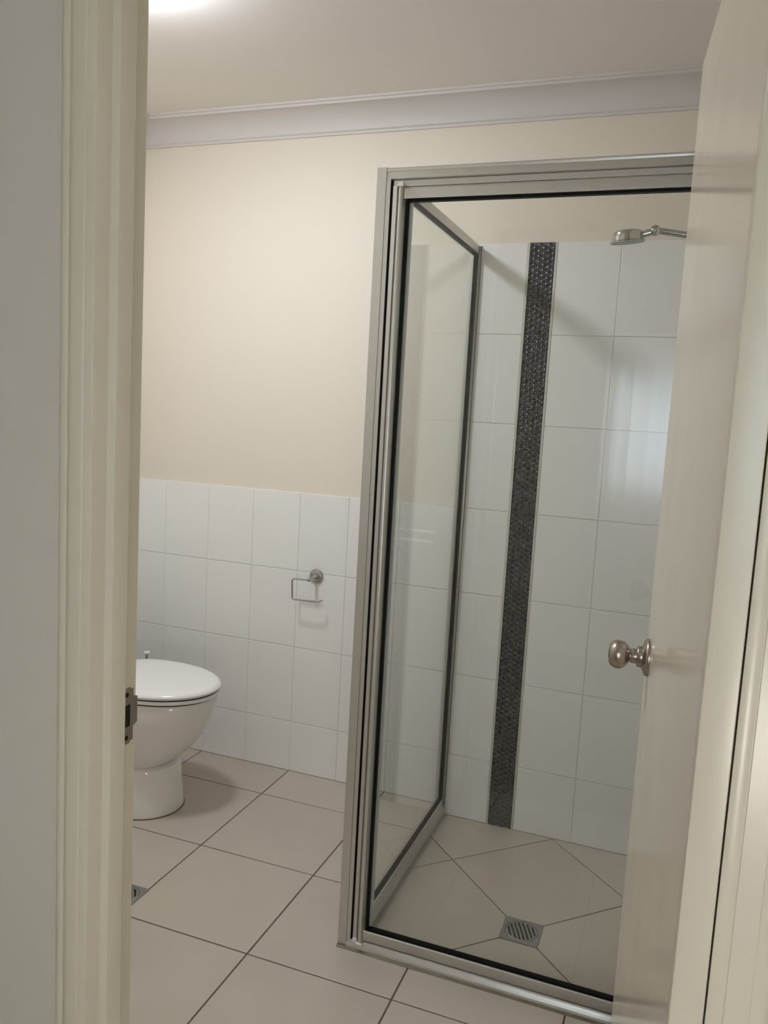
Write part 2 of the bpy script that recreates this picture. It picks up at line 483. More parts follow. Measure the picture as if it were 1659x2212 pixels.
# mosaic strip: grout bed, edge trims, glass pebbles in staggered columns
strip = MB().box(SL, SR, 0.0012, 0.006, SZ, 2.0).build('mosaic_strip', M['mosaic_grout'], wall_back)
strip['label'] = 'dark glass mosaic strip'
for x0, x1 in ((SL - TRW, SL), (SR, SR + TRW)):
    MB().box(x0 + 0.0004, x0 + TRW * 0.42, -0.0006, 0.006, SZ, 2.0, 0.0005).box(x0 + TRW * 0.55, x1 - 0.0003, -0.0022, 0.006, SZ, 2.0, 0.0008).build('edge_trim', M['mosaic_trim'], wall_back)
PITCH = 0.0181; CW = PITCH * 0.866; RAD = 0.0083
def dome(mb, cx, cz, lo, hi, n=12, shade=None):
    prof = [(1.0, 0.0), (0.985, 0.0007), (0.86, 0.00125), (0.56, 0.0020), (0.22, 0.0023)]
    v = []; f = []
    for r, h in prof:
        for k in range(n):
            a = 2 * pi * k / n
            v.append((min(hi, max(lo, cx + RAD * r * cos(a))), -h, cz + RAD * r * sin(a)))
    for j in range(4):
        for k in range(n):
            f.append((j * n + k, j * n + (k + 1) % n, (j + 1) * n + (k + 1) % n, (j + 1) * n + k))
    f.append(tuple(range(4 * n, 5 * n)))
    mb.add(v, f, True)
cells = []
ncol = 6; x_start = SL + 0.0030
for c in range(ncol):
    cx = x_start + c * CW
    k = 0
    while True:
        cz = 1.9908 - (k + (0.5 if c % 2 else 0)) * PITCH
        if cz < SZ + 0.004: break
        if SL < cx < SR: cells.append((abs(cz - 1.40), c, cx, cz))
        k += 1
cells.sort()
near, rest = cells[:300], cells[300:]
dome_mesh = {}
for _, c, cx, cz in near:
    key = c
    if key not in dome_mesh:
        m_ = MB(); dome(m_, 0, 0, SL - cx, SR - cx); me = m_.mesh('mosaic_tile', M['mosaic'])
        dome_mesh[key] = me
    o = link('mosaic_tile', dome_mesh[key], strip, (cx, 0.0008, cz))
    o.rotation_euler = (random.gauss(0, 0.03), 0, random.gauss(0, 0.03))
m_ = MB(); shades = []
for _, c, cx, cz in rest:
    n0 = len(m_.v); dome(m_, cx, cz, SL, SR); shades += [random.random()] * (len(m_.v) - n0)
me = bpy.data.meshes.new('mosaic_tiles')
me.from_pydata([(x, y + 0.0008, z) for x, y, z in m_.v], [], m_.f); me.materials.append(M['mosaic'])
for p_ in me.polygons: p_.use_smooth = True
atr = me.attributes.new('shade', 'FLOAT', 'POINT'); atr.data.foreach_set('value', shades)
tag(link('mosaic_tiles', me, strip), kind='stuff')

# ------------------------------------------------------------------ floor
mb = MB()
mb.box(XL - 0.05, SX, YF - 0.08, 0.05, -0.08, -0.0022).box(SX, XR + 0.05, YF - 0.08, SY, -0.08, -0.0022)
mb.box(SX, XR + 0.05, SY, 0.05, -0.12, SZ - 0.0022)
floor = structure('floor', mb, M['floor_grout'], 'beige tiled bathroom floor with brown grout', 'floor')
structure('floor_hall', MB().box(HX0, HX1, HY, YF - 0.08, -0.08, -0.002), M['hall_floor'], 'hall floor before the doorway, out of frame', 'floor')
JF = 0.0022
YO = -0.2174
for i in range(-2, 4):
    for j in range(-1, 5):
        x0, x1 = 0.4 * i, 0.4 * i + 0.4
        y1, y0 = YO - 0.4 * j, YO - 0.4 * j - 0.4
        x0c, x1c, y0c, y1c = max(x0 + JF, XL), min(x1 - JF, XR), max(y0 + JF, YF - 0.08), min(y1 - JF, 0.0)
        if x1c - x0c < 0.01 or y1c - y0c < 0.01: continue
        if x0c >= SX and y0c >= SY: continue
        if x1c <= SX or y1c <= SY: poly = rect(x0c, x1c, y0c, y1c)
        elif x0c >= SX: poly = rect(x0c, x1c, y0c, SY)
        elif y0c >= SY: poly = rect(x0c, SX, y0c, y1c)
        else: poly = [(x0c, y0c), (x1c, y0c), (x1c, SY), (SX, SY), (SX, y1c), (x0c, y1c)]
        tile('floor_tile', poly, -0.008, 0.008, 0.0012, 'floor', (0, 0, 0), M['floor_tile'], floor, tilt=0.0006)
# shower floor: tiles laid on the diagonal, meeting at the drain
DX, DY, DW = 1.034, -0.568, 0.0545
s2 = math.sqrt(0.5)
for i in range(-3, 4):
    for j in range(-3, 4):
        g = 0.0018
        u0, u1, w0, w1 = 0.4 * i + g, 0.4 * i + 0.4 - g, 0.4 * j + g, 0.4 * j + 0.4 - g
        poly = [(DX + (u - w_) * s2, DY + (u + w_) * s2) for u, w_ in ((u0, w0), (u1, w0), (u1, w1), (u0, w1))]
        for a, b, c in ((1, 0, XR), (-1, 0, -SX), (0, 1, 0.0), (0, -1, -SY)):
            if len(poly) >= 3: poly = clip(poly, a, b, c)
        if len(poly) < 3 or area(poly) < 1e-4: continue
        mx = sum(p[0] for p in poly) / len(poly) - DX; my = sum(p[1] for p in poly) / len(poly) - DY
        if i in (-1, 0) and j in (-1, 0):
            if i == 0 and j == 0: poly = clip(poly, 0, -1, -(DY + DW))
            elif i == -1 and j == -1: poly = clip(poly, 0, 1, DY - DW)
            elif i == 0: poly = clip(poly, -1, 0, -(DX + DW))
            else: poly = clip(poly, 1, 0, DX - DW)
        tile('floor_tile', poly, SZ - 0.008, 0.008, 0.0012, 'floor', (0, 0, 0), M['floor_tile'], floor)

# ------------------------------------------------------------------ floor drains
def drain(name, x, y, z, half, rot, label, pit, pz):
    root = tag(empty(name, (x, y, z)), label, 'drain', 'square floor drains')
    R = half * 0.86
    n = 48
    ring = [(R * cos(2 * pi * k / n), R * sin(2 * pi * k / n)) for k in range(n)]
    sq = []
    for k in range(n):
        a = 2 * pi * k / n; c, s_ = cos(a), sin(a); t = half / max(abs(c), abs(s_)); sq.append((t * c, t * s_))
    mb = MB()
    v = [(a, b, 0.002) for a, b in sq] + [(a, b, 0.002) for a, b in ring] + [(a, b, -0.004) for a, b in ring] + [(a, b, 0.0) for a, b in sq]
    mb.add(v, [(k, (k + 1) % n, n + (k + 1) % n, n + k) for k in range(n)] + [(n + k, n + (k + 1) % n, 2 * n + (k + 1) % n, 2 * n + k) for k in range(n)]
           + [(k, (k + 1) % n, 3 * n + (k + 1) % n, 3 * n + k) for k in range(n)])
    mb.build('drain_plate', M['steel'], root)
    MB().lathe([(R + 0.001, pz - 0.0004), (R + 0.001, pz), (0, pz)], Matrix(), 32, False).build('drain_pit_shade', pit, root)  # shallow dark disc: the shade of a deep pit is in its colour
    # round grate: outer ring and bars between seven slots
    R1, R0 = R * 0.975, R * 0.86
    g = MB()
    g.lathe([(R0, -0.003), (R1, -0.003), (R1, 0.0018), (R1 - 0.001, 0.0024), (R0, 0.0024), (R0, -0.003)], Matrix(), 48, False)
    ns = 7; pitch = 2 * R0 / ns; sw = pitch * 0.50
    for k in range(ns + 1):
        c = -R0 + k * pitch
        x0, x1 = c - (pitch - sw) / 2, c + (pitch - sw) / 2
        x0, x1 = max(x0, -R0 * 0.999), min(x1, R0 * 0.999)
        if x1 - x0 < 1e-4: continue
        h0, h1 = math.sqrt(max(0, R0 ** 2 - x0 ** 2)), math.sqrt(max(0, R0 ** 2 - x1 ** 2))
        g.prism([(x0, -h0), (x1, -h1), (x1, h1), (x0, h0)], lambda a, b, t: (a, b, t), -0.003, 0.0022)
    gr = g.build('drain_grate', M['steel'], root)
    gr.rotation_euler = (0, 0, rot)
    return root
drain('floor_drain', DX, DY, SZ, DW, radians(22), 'square grey drain with a slotted round grate inside the shower', M['drain_pit_shade'], -0.0016)
drain('floor_drain', -0.0475, -0.945, 0.0004, 0.0525, radians(37.7), 'square grey drain by the door jamb, on the floor before the toilet', M['dark'], 0.0002)

# ------------------------------------------------------------------ door lining, stops, architraves
def up(a, b, t): return (a, b, t)
YJ = -1.948
def lining(name, sgn, xf, label):
    """one side of the door lining: jamb board + stop; sgn=+1 when the opening lies towards +x"""
    root = tag(empty(name, (xf, YJ, 0)), label, 'door frame', kind='structure')
    r = 0.003
    if sgn > 0:                     # latch side: square jamb board with a planted stop
        x1 = xf - sgn * 0.020
        pts = [(x1, YF), (x1, YJ + r), (x1 + sgn * r, YJ), (xf - sgn * r, YJ), (xf - sgn * r * 0.3, YJ + r * 0.3), (xf, YJ + r), (xf, YF - r * 0.5), (xf - sgn * r * 0.5, YF)]
        a = MB().prism(pts, up, 0, HEAD + 0.02).build('jamb_board', M['trim'], root)
        s0, s1, st = -1.892, -1.921, 0.0125
        xs = xf + sgn * st; rr = 0.003
        pts = [(xf, s0), (xf, s1), (xs - sgn * rr, s1), (xs - sgn * rr * 0.3, s1 + rr * 0.3), (xs, s1 + rr), (xs, s0)]
        b = MB().prism(pts, up, 0, HEAD - 0.012).build('door_stop', M['trim'], root)
        at_base(root, [a, b])
    else:                           # hinge side: rebated one-piece jamb
        xs = xf - 0.0125; x1 = xf + 0.0188; rr = 0.0022
        pts = [(x1, YF), (xf, YF), (xf, -1.892), (xs, -1.892), (xs, YJ + rr), (xs + rr * 0.3, YJ + rr * 0.3), (xs + rr, YJ), (x1 - 0.001, YJ), (x1, YJ + 0.001)]
        a = MB().prism(pts, up, 0, HEAD + 0.02).build('jamb_board', M['trim'], root)
        at_base(root, [a])
    return root
lin_l = lining('trim_4', 1, DL, 'cream door jamb holding the strike plate')
lin_r = lining('trim_5', -1, DR, 'cream door jamb on the hinge side of the doorway')
root = tag(empty('trim_6', (DL, YJ, HEAD)), 'head of the door frame, above the picture', 'door frame', kind='structure')
a = MB().box(DL, DR, YJ, YF, HEAD, HEAD + 0.02, 0.002).build('jamb_board', M['trim'], root)
b = MB().box(DL + 0.0, DR - 0.0125, -1.921, -1.892, HEAD - 0.0125, HEAD, 0.002).build('door_stop', M['trim'], root)
at_base(root, [a, b])

# architrave profile: distance from the inner edge, height over the wall
ARCH = [(0.0, 0.0), (0.0, 0.0125), (0.0015, 0.0145), (0.004, 0.0155), (0.0065, 0.0150), (0.0085, 0.0135), (0.0110, 0.0138),
        (0.0140, 0.0160), (0.0165, 0.0165), (0.0300, 0.0165), (0.0350, 0.0160), (0.0385, 0.0135), (0.0405, 0.0105), (0.0430, 0.0098),
        (0.0455, 0.0110), (0.0500, 0.0112), (0.0540, 0.0100), (0.0575, 0.0070), (0.0590, 0.0035), (0.0595, 0.0)]
ARCH_R = [(0.0, 0.0), (0.0, 0.0145), (0.0015, 0.0152), (0.0130, 0.0156), (0.0142, 0.0148), (0.0150, 0.0148), (0.0160, 0.0158), (0.0375, 0.0158), (0.0388, 0.0146),
          (0.0400, 0.0146), (0.0412, 0.0150), (0.0500, 0.0140), (0.0560, 0.0100), (0.0590, 0.0040), (0.0595, 0.0)]
def architrave(name, sgn, xin, label):
    pts = [(xin - sgn * d, YH - h * 1.03) for d, h in (ARCH if sgn > 0 else ARCH_R)]
    if sgn > 0: pts = pts[::-1]
    o = MB().prism(pts, up, 0, HEAD + 0.07, smooth=False).build(name, M['trim'])
    return tag(o, label, 'architrave', kind='structure')
architrave('trim_7', 1, DL - 0.0005, 'moulded cream architrave on the latch side, against the grey hall wall')
architrave('trim_8', -1, DR + 0.0207, 'moulded cream architrave beside the open door, on its hinge side')
pts = [(HEAD + 0.005 + d, YH - h * 1.03) for d, h in ARCH]
tag(MB().prism(pts, lambda a, b, t: (t, b, a), DL - 0.06, DR + 0.08).build('trim_9', M['trim']), 'architrave over the doorway, above the picture', 'architrave', kind='structure')

# strike plate let into the latch-side jamb
z0, z1 = 0.943, 1.0215
sp = MB()
xs = DL + 0.0012
def strike_at(a, b, t): return (t, a, b)
yb, yf = -1.8605, -1.8875        # room edge and hall edge of the plate
hy0, hy1, hz0, hz1 = -1.8825, -1.8665, 0.967, 0.998
c = 0.006
sp.box(DL - 0.001, xs, yf, hy0, z0, z1).box(DL - 0.001, xs, hy1, yb, z0 + 0.003, z1 - 0.003).box(DL - 0.001, xs, hy0, hy1, z0, hz0).box(DL - 0.001, xs, hy0, hy1, hz1, z1)
lip = [(yb, 0.965), (yb, 1.008), (-1.8525, 1.0055), (-1.8525, 0.9675)]
sp.prism(lip, strike_at, DL - 0.001, xs)
sp.box(DL - 0.004, xs, -1.8525, -1.8515, 0.968, 1.005)
plate = sp.build('strike_plate', M['strike'])
plate.parent = lin_l; plate.location = Vector((0, 0, 0)) - lin_l.location
plate['label'] = 'tarnished steel strike plate'
o = MB().box(DL - 0.0008, DL + 0.0002, hy0, hy1, hz0, hz1).build('latch_hole', M['dark'], plate)
for zz in (z0 + 0.009, z1 - 0.009):
    MB().lathe([(0.0033, 0.0), (0.0033, 0.0008), (0.0020, 0.0010), (0, 0.0006)], Matrix.Translation((xs, -1.8745, zz)) @ Matrix.Rotation(pi / 2, 4, 'Y'), 14).build('screw', M['dark'], plate)

# ------------------------------------------------------------------ bathroom door, swung inwards
FREE = Vector((1.311, -1.130)); HING = Vector((1.3845, -1.8512))
dv = (HING - FREE).normalized(); nv = Vector((-dv.y, dv.x)) * -1      # nv points to the face we see (-x)
if nv.x > 0: nv = -nv
door = tag(empty('door_1', (HING.x, HING.y, 0.02)), 'cream flush door standing open at the shower, with a round knob', 'door', kind='structure')
def dpos(s_, off, z):             # s_ metres from the free edge, off metres out of the seen face
    p = FREE + dv * s_ + nv * off
    return (p.x, p.y, z)
L = (HING - FREE).length
r = 0.002
leaf = MB()
pts = [(r, 0), (0, -r), (0, -0.035 + r), (r, -0.035), (L, -0.035), (L, 0)]
leaf.prism(pts, lambda a, b, t: dpos(a, b, t), 0.02, 2.060)
P_ = [leaf.build('door_leaf', M['door'], door)]
# latch edge plate
P_.append(MB().prism([(-0.0006, -0.030), (0.0008, -0.030), (0.0008, -0.006), (-0.0006, -0.006)], lambda a, b, t: dpos(a, b, t), 0.956, 1.013).build('latch_plate', M['nickel'], door))
KZ, KS = 0.985, 0.061
km = Matrix.Translation(dpos(KS, 0, KZ)) @ Vector((nv.x, nv.y, 0)).to_track_quat('Z', 'Y').to_matrix().to_4x4()
for side in (1, -1):
    mt = km if side == 1 else Matrix.Translation(dpos(KS, -0.035, KZ)) @ Vector((-nv.x, -nv.y, 0)).to_track_quat('Z', 'Y').to_matrix().to_4x4()
    rose = MB().lathe([(0.0, 0.0), (0.0352, 0.0), (0.0356, 0.0025), (0.0345, 0.0055), (0.0310, 0.0080), (0.0250, 0.0105), (0.0215, 0.0125), (0.0200, 0.0130), (0.0, 0.0130)], mt, 40).build('knob_rose', M['nickel'], door)
    neck = MB().lathe([(0.0, 0.0128), (0.0200, 0.0128), (0.0196, 0.0195), (0.0186, 0.0212), (0.0150, 0.0216), (0.0141, 0.0224), (0.0139, 0.0315), (0.0132, 0.0325), (0.0116, 0.0330), (0.0116, 0.0360), (0.0, 0.0360)], mt, 36).build('knob_neck', M['nickel'], door)
    ball = [(0.0, 0.0345), (0.0135, 0.0345)]
    for i in range(3, 15):
        t = i / 15 * pi
        ball.append((0.0274 * sin(t) ** 0.9, min(0.0718, 0.0548 - 0.0212 * cos(t))))
    ball += [(0.0100, 0.0726), (0.0, 0.0728)]
    kb = MB().lathe(ball, mt, 40).build('door_knob', M['nickel'], door)
    P_ += [rose, neck, kb]
    if side == 1: rose['label'] = 'brushed nickel rose plate'; kb['label'] = 'round brushed nickel knob'
# hinges
for zz in (0.22, 1.05, 1.84):
    hx, hy = HING.x + 0.038, -1.8475
    P_.append(MB().lathe([(0.0, zz - 0.05), (0.006, zz - 0.05), (0.006, zz + 0.05), (0.0, zz + 0.05)], Matrix.Translation((hx, hy, 0)), 12).build('hinge', M['nickel'], door))
at_base(door, P_)

# ------------------------------------------------------------------ shower screen
scr = tag(empty('shower_screen', (0.60, -0.885, 0)), 'framed glass shower screen with satin aluminium rails and black seals', 'shower screen')
SP = []
def part(mb, name, m, parent=None, label=None):
    o = mb.build(name, m, scr if parent is None else parent)
    if label: o['label'] = label
    if parent is None: SP.append(o)
    return o
Y0 = -0.885
TOPZ = 1.990
# corner post: outer L cover, its inner step
cp = MB()
cp.prism([(0.5985, Y0 + 0.0), (0.622, Y0 + 0.0), (0.622, Y0 + 0.004), (0.640, Y0 + 0.010), (0.640, Y0 + 0.038), (0.5985, Y0 + 0.038)], up, 0.001, TOPZ)
part(cp, 'corner_post', M['alu'])
part(MB().prism([(0.6228, Y0 + 0.001), (0.6335, Y0 + 0.001), (0.6335, Y0 + 0.012), (0.6228, Y0 + 0.012)], up, 0.016, TOPZ - 0.026), 'post_cover', M['alu'])
part(MB().box(0.6336, 0.6395, Y0 + 0.0045, Y0 + 0.013, 0.016, TOPZ - 0.030), 'post_seal', M['rubber'])
# side panel between corner post and the back wall
part(MB().box(0.612, 0.634, -0.847, -0.004, TOPZ - 0.028, TOPZ, 0.001), 'top_rail', M['alu'])
part(MB().prism([(0.600, 0.001), (0.640, -0.031), (0.640, -0.012), (0.634, 0.000), (0.634, 0.024), (0.630, 0.028), (0.612, 0.028), (0.602, 0.012)],
     lambda a, b, t: (a, t, b), -0.847, -0.004), 'bottom_rail', M['alu'])
wc = MB().box(0.606, 0.6285, -0.024, -0.001, 0.0, TOPZ).box(0.6285, 0.634, -0.015, -0.001, SZ + 0.002, TOPZ)
wc.box(0.634, 0.6375, -0.008, -0.001, SZ + 0.002, TOPZ + 0.004, 0.0006)
part(wc, 'wall_channel', M['alu'])
part(MB().box(0.6375, 0.6395, -0.004, -0.0005, SZ + 0.002, TOPZ), 'silicone_bead', M['silicone'])
GX = 0.624
part(MB().box(GX - 0.0025, GX + 0.0025, -0.840, -0.020, 0.032, TOPZ - 0.034), 'side_pane', M['glass'])
g = 0.0075
part(MB().box(GX - 0.006, GX + 0.008, -0.847, -0.016, TOPZ - 0.0275 - g, TOPZ - 0.0275), 'glazing_seal', M['rubber'])
part(MB().box(GX - 0.006, GX + 0.008, -0.847, -0.016, 0.0285, 0.0285 + g), 'glazing_seal', M['rubber'])
part(MB().box(GX - 0.006, GX + 0.008, -0.024, -0.0155, 0.0285, TOPZ - 0.0275), 'glazing_seal', M['rubber'])
part(MB().box(GX - 0.006, GX + 0.008, -0.849, -0.842, 0.0285, TOPZ - 0.0275), 'glazing_seal', M['rubber'])
# head rail and sill of the front
XE = XR - 0.002
hr = MB().prism([(Y0 + 0.004, TOPZ - 0.029), (Y0 + 0.030, TOPZ - 0.030), (Y0 + 0.032, TOPZ - 0.002), (Y0 + 0.004, TOPZ - 0.001), (Y0 + 0.001, TOPZ - 0.004), (Y0 + 0.0012, TOPZ - 0.010), (Y0 + 0.0018, TOPZ - 0.0108), (Y0 + 0.0012, TOPZ - 0.0116), (Y0 + 0.001, TOPZ - 0.0265)],
    lambda a, b, t: (t, a, b), 0.6226, XE)
part(hr, 'head_rail', M['alu'])
part(MB().prism([(Y0 + 0.006, TOPZ - 0.044), (Y0 + 0.028, TOPZ - 0.044), (Y0 + 0.028, TOPZ - 0.0302), (Y0 + 0.006, TOPZ - 0.0302)], lambda a, b, t: (t, a, b), 0.6336, XE - 0.03), 'head_lip', M['alu'])
sill = MB().prism([(Y0 - 0.003, 0.001), (Y0 + 0.040, 0.001), (Y0 + 0.040, 0.010), (Y0 + 0.030, 0.026), (Y0 + 0.008, 0.0268), (Y0 + 0.003, 0.0235), (Y0 + 0.0005, 0.0165), (Y0 - 0.002, 0.0125), (Y0 - 0.003, 0.010)],
    lambda a, b, t: (t, a, b), 0.6226, XE)
part(sill, 'sill', M['alu'], label='satin aluminium sill with a raised bead')
part(MB().box(XE - 0.034, XE, Y0, Y0 + 0.036, 0.0, TOPZ - 0.030, 0.001), 'wall_post', M['alu'])
sb = MB().prism([(Y0 - 0.0095, 0.0003), (Y0 - 0.001, 0.0003), (Y0 - 0.001, 0.0048), (Y0 - 0.0045, 0.0046)], lambda a, b, t: (t, a, b), 0.598, XE)
part(sb, 'silicone_bead', M['silicone'], label='stained silicone bead along the floor')
# pivot door
sd = empty('shower_door'); sd.parent = scr; SP.append(sd)
DX0, DX1 = 0.640, XE - 0.037
DZ0, DZ1 = 0.030, TOPZ - 0.0465
st = [(DX0, Y0 + 0.024), (DX0, Y0 + 0.002), (DX0 + 0.001, Y0 + 0.0005), (DX0 + 0.0105, Y0 - 0.0005), (DX0 + 0.0115, Y0 + 0.001), (DX0 + 0.0125, Y0 + 0.0065),
      (DX0 + 0.0165, Y0 + 0.0065), (DX0 + 0.0170, Y0 - 0.002), (DX0 + 0.0180, Y0 - 0.0045), (DX0 + 0.0205, Y0 - 0.0055), (DX0 + 0.0235, Y0 - 0.0050), (DX0 + 0.0255, Y0 - 0.0030),
      (DX0 + 0.0265, Y0 + 0.000), (DX0 + 0.0300, Y0 + 0.008), (DX0 + 0.0325, Y0 + 0.0115), (DX0 + 0.0325, Y0 + 0.024)]
part(MB().prism(st, up, DZ0 - 0.004, DZ1 + 0.003), 'door_stile', M['alu'], sd)
part(MB().box(DX1 - 0.030, DX1, Y0 + 0.0005, Y0 + 0.024, DZ0, DZ1, 0.001), 'door_stile', M['alu'], sd)
xa, xb = DX0 + 0.0325, DX1 - 0.030
part(MB().prism([(Y0 + 0.005, DZ1), (Y0 + 0.0015, DZ1 - 0.004), (Y0 + 0.0012, DZ1 - 0.006), (Y0 + 0.0014, DZ1 - 0.0265), (Y0 + 0.022, DZ1 - 0.0265), (Y0 + 0.022, DZ1)],
     lambda a, b, t: (t, a, b), xa - 0.004, xb), 'door_top_rail', M['alu'], sd)
part(MB().prism([(Y0 + 0.004, DZ0), (Y0 + 0.022, DZ0), (Y0 + 0.022, DZ0 + 0.029), (Y0 + 0.0035, DZ0 + 0.029), (Y0 + 0.0015, DZ0 + 0.027), (Y0 + 0.0015, DZ0 + 0.004)],
     lambda a, b, t: (t, a, b), xa - 0.004, xb), 'door_bottom_rail', M['alu'], sd)
gz0, gz1 = DZ0 + 0.029, DZ1 - 0.0265
part(MB().box(xa - 0.002, xb + 0.002, Y0 + 0.012, Y0 + 0.016, gz0 - 0.002, gz1 + 0.002), 'door_pane', M['glass'], sd)
sw = 0.0062
part(MB().box(xa, xa + sw, Y0 + 0.008, Y0 + 0.020, gz0, gz1), 'glazing_seal', M['rubber'], sd)
part(MB().box(xb - sw, xb, Y0 + 0.008, Y0 + 0.020, gz0, gz1), 'glazing_seal', M['rubber'], sd)
part(MB().box(xa + sw, xb - sw, Y0 + 0.006, Y0 + 0.020, gz1 - sw, gz1), 'glazing_seal', M['rubber'], sd)
part(MB().box(xa + sw, xb - sw, Y0 + 0.006, Y0 + 0.020, gz0, gz0 + sw), 'glazing_seal', M['rubber'], sd)
part(MB().box(xa + sw, xa + sw + 0.005, Y0 + 0.018, Y0 + 0.030, gz0, gz1), 'seal_fin', M['seal_lip'], sd)
# pivot blocks
pb = MB().prism([(DX0 + 0.012, DZ1 + 0.0005), (DX0 + 0.029, DZ1 + 0.0005), (DX0 + 0.027, DZ1 + 0.010), (DX0 + 0.0175, DZ1 + 0.0105)], lambda a, b, t: (a, t, b), Y0 - 0.0075, Y0 + 0.003)
part(pb, 'pivot_block', M['clear_plastic'], sd)
pb = MB().box(DX0 + 0.001, DX0 + 0.013, Y0 - 0.004, Y0 + 0.006, DZ0 - 0.0065, DZ0 + 0.004, 0.0015).box(DX0 + 0.012, DX0 + 0.030, Y0 - 0.009, Y0 + 0.003, DZ0 - 0.008, DZ0 - 0.0035, 0.0015)
part(pb, 'pivot_block', M['clear_plastic'], sd)
at_base(scr, SP)

# ------------------------------------------------------------------ shower head on its wall arm
HYP = -0.42
head = tag(empty('wall_shower', (1.145, HYP, 1.90)), 'chrome disc shower head on a wall arm, partly behind the open door', 'shower head')
P_ = []
tilt = Matrix.Translation((1.1475, HYP, 1.9035)) @ Matrix.Rotation(radians(-5), 4, 'Y') @ Matrix.Rotation(radians(7), 4, 'X')
P_.append(MB().lathe([(0.0, 0.0), (0.0455, 0.0), (0.0478, 0.0015), (0.0474, 0.0035), (0.0425, 0.006), (0.0418, 0.010), (0.0412, 0.021), (0.0390, 0.0275), (0.0310, 0.0320), (0.0160, 0.0345), (0.0, 0.0352)], tilt, 40).build('spray_disc', M['chrome'], head))
P_.append(MB().lathe([(0.0, -0.0006), (0.043, -0.0006), (0.043, 0.0008), (0.0, 0.0008)], tilt, 36, False).build('spray_face', M['spray'], head))
def seg(p0, p1, r0, name, m='chrome', n=18):
    o = MB().tube([p0, p1], r0, n).build(name, M[m], head); P_.append(o); return o
A0, A1 = Vector((1.180, HYP, 1.9235)), Vector((1.214, HYP, 1.9325))
seg(A0, A0 + (A1 - A0) * 0.35, 0.0085, 'swivel_nut')
seg(A0 + (A1 - A0) * 0.25, A1, 0.0095, 'neck')
b = MB()
bmx = Matrix.Translation((1.216, HYP, 1.934))
b.lathe([(0.0, -0.0145)] + [(0.0145 * sin(pi * i / 12), -0.0145 * cos(pi * i / 12)) for i in range(1, 12)] + [(0.0, 0.0145)], bmx, 24)
P_.append(b.build('ball_joint', M['chrome'], head))
arm = fillet([(1.222, HYP, 1.9335), (1.36, HYP, 1.909), (XR - 0.001, HYP, 1.874)], 0.05, 6)
P_.append(MB().tube(arm, 0.0088, 18).build('arm', M['chrome'], head))
P_.append(MB().lathe([(0.0, 0.0), (0.030, 0.0), (0.028, 0.006), (0.014, 0.010), (0.0, 0.010)], Matrix.Translation((XR, HYP, 1.876)) @ Matrix.Rotation(-pi / 2, 4, 'Y'), 28).build('wall_flange', M['chrome'], head))
at_base(head, P_)

# ------------------------------------------------------------------ toilet roll holder
ph = tag(empty('toilet_roll_holder', (0.082, 0, 0.791)), 'empty chrome toilet roll holder on the white wall tiles', 'roll holder')
P_ = []
wm = Matrix.Translation((0.082, 0.0, 0.789)) @ Matrix.Rotation(pi / 2, 4, 'X')
P_.append(MB().lathe([(0.0, 0.0), (0.0272, 0.0), (0.0278, 0.003), (0.0262, 0.0062), (0.0225, 0.0072), (0.0215, 0.0092), (0.0150, 0.0120), (0.0, 0.0125)], wm, 36).build('wall_rose', M['satin_chrome'], ph))
pB = Vector((0.0785, -0.058, 0.7845))
P_.append(MB().tube([(0.0815, -0.010, 0.7885), (0.0805, -0.026, 0.7872), (0.0795, -0.040, 0.7860), tuple(pB)], [0.0115, 0.0075, 0.0062, 0.0058], 18).build('stem', M['satin_chrome'], ph))
bl = MB().lathe([(0.0, -0.0085)] + [(0.0085 * sin(pi * i / 10), -0.0085 * cos(pi * i / 10)) for i in range(1, 10)] + [(0.0, 0.0085)], Matrix.Translation(pB + Vector((0, -0.001, 0))), 20)
P_.append(bl.build('ball_end', M['satin_chrome'], ph))
wire = fillet([(0.101, -0.059, 0.785), (0.0095, -0.059, 0.780), (0.0125, -0.059, 0.7025), (0.121, -0.059, 0.7060), (0.126, -0.036, 0.7075)], 0.0085, 5)
P_.append(MB().tube(wire, 0.0033, 12).build('wire_loop', M['satin_chrome'], ph))
at_base(ph, P_)

# ------------------------------------------------------------------ toilet
TY = -0.46
toi = tag(empty('toilet', (-0.34, TY, 0.0)), 'white close-coupled toilet with its lid down beside the door jamb', 'toilet')
P_ = []
def outline(cx, af, ab, b, n=44, pf=2.0, pb_=2.6):
    pts = []
    for k in range(n):
        a = 2 * pi * k / n; c, s_ = cos(a), sin(a)
        p_ = pf if c >= 0 else pb_
        pts.append((cx + (af if c >= 0 else ab) * math.copysign(abs(c) ** (2 / p_), c), b * math.copysign(abs(s_) ** (2 / p_), s_)))
    return pts
def loft(secs, n=44, cap_bottom=True, cap_top=True):
    mb = MB(); v = []; f = []
    for z, pts in secs: v += [(x, TY + y, z) for x, y in pts]
    for j in range(len(secs) - 1):
        for k in range(n):
            f.append((j * n + k, j * n + (k + 1) % n, (j + 1) * n + (k + 1) % n, (j + 1) * n + k))
    mb.add(v, f, True)
    if cap_bottom: mb.add(v[:n], [tuple(range(n))[::-1]], True)
    if cap_top: mb.add(v[-n:], [tuple(range(n))], True)
    return mb
foot = [(0.0, outline(-0.34, 0.142, 0.30, 0.132)), (0.006, outline(-0.34, 0.143, 0.30, 0.133)), (0.05, outline(-0.34, 0.138, 0.30, 0.129)), (0.10, outline(-0.34, 0.133, 0.30, 0.125)),
        (0.152, outline(-0.34, 0.128, 0.30, 0.122)), (0.163, outline(-0.34, 0.123, 0.295, 0.118)), (0.169, outline(-0.34, 0.111, 0.285, 0.107)), (0.171, outline(-0.34, 0.085, 0.26, 0.085))]
P_.append(loft(foot).build('pedestal', M['ceramic'], toi))
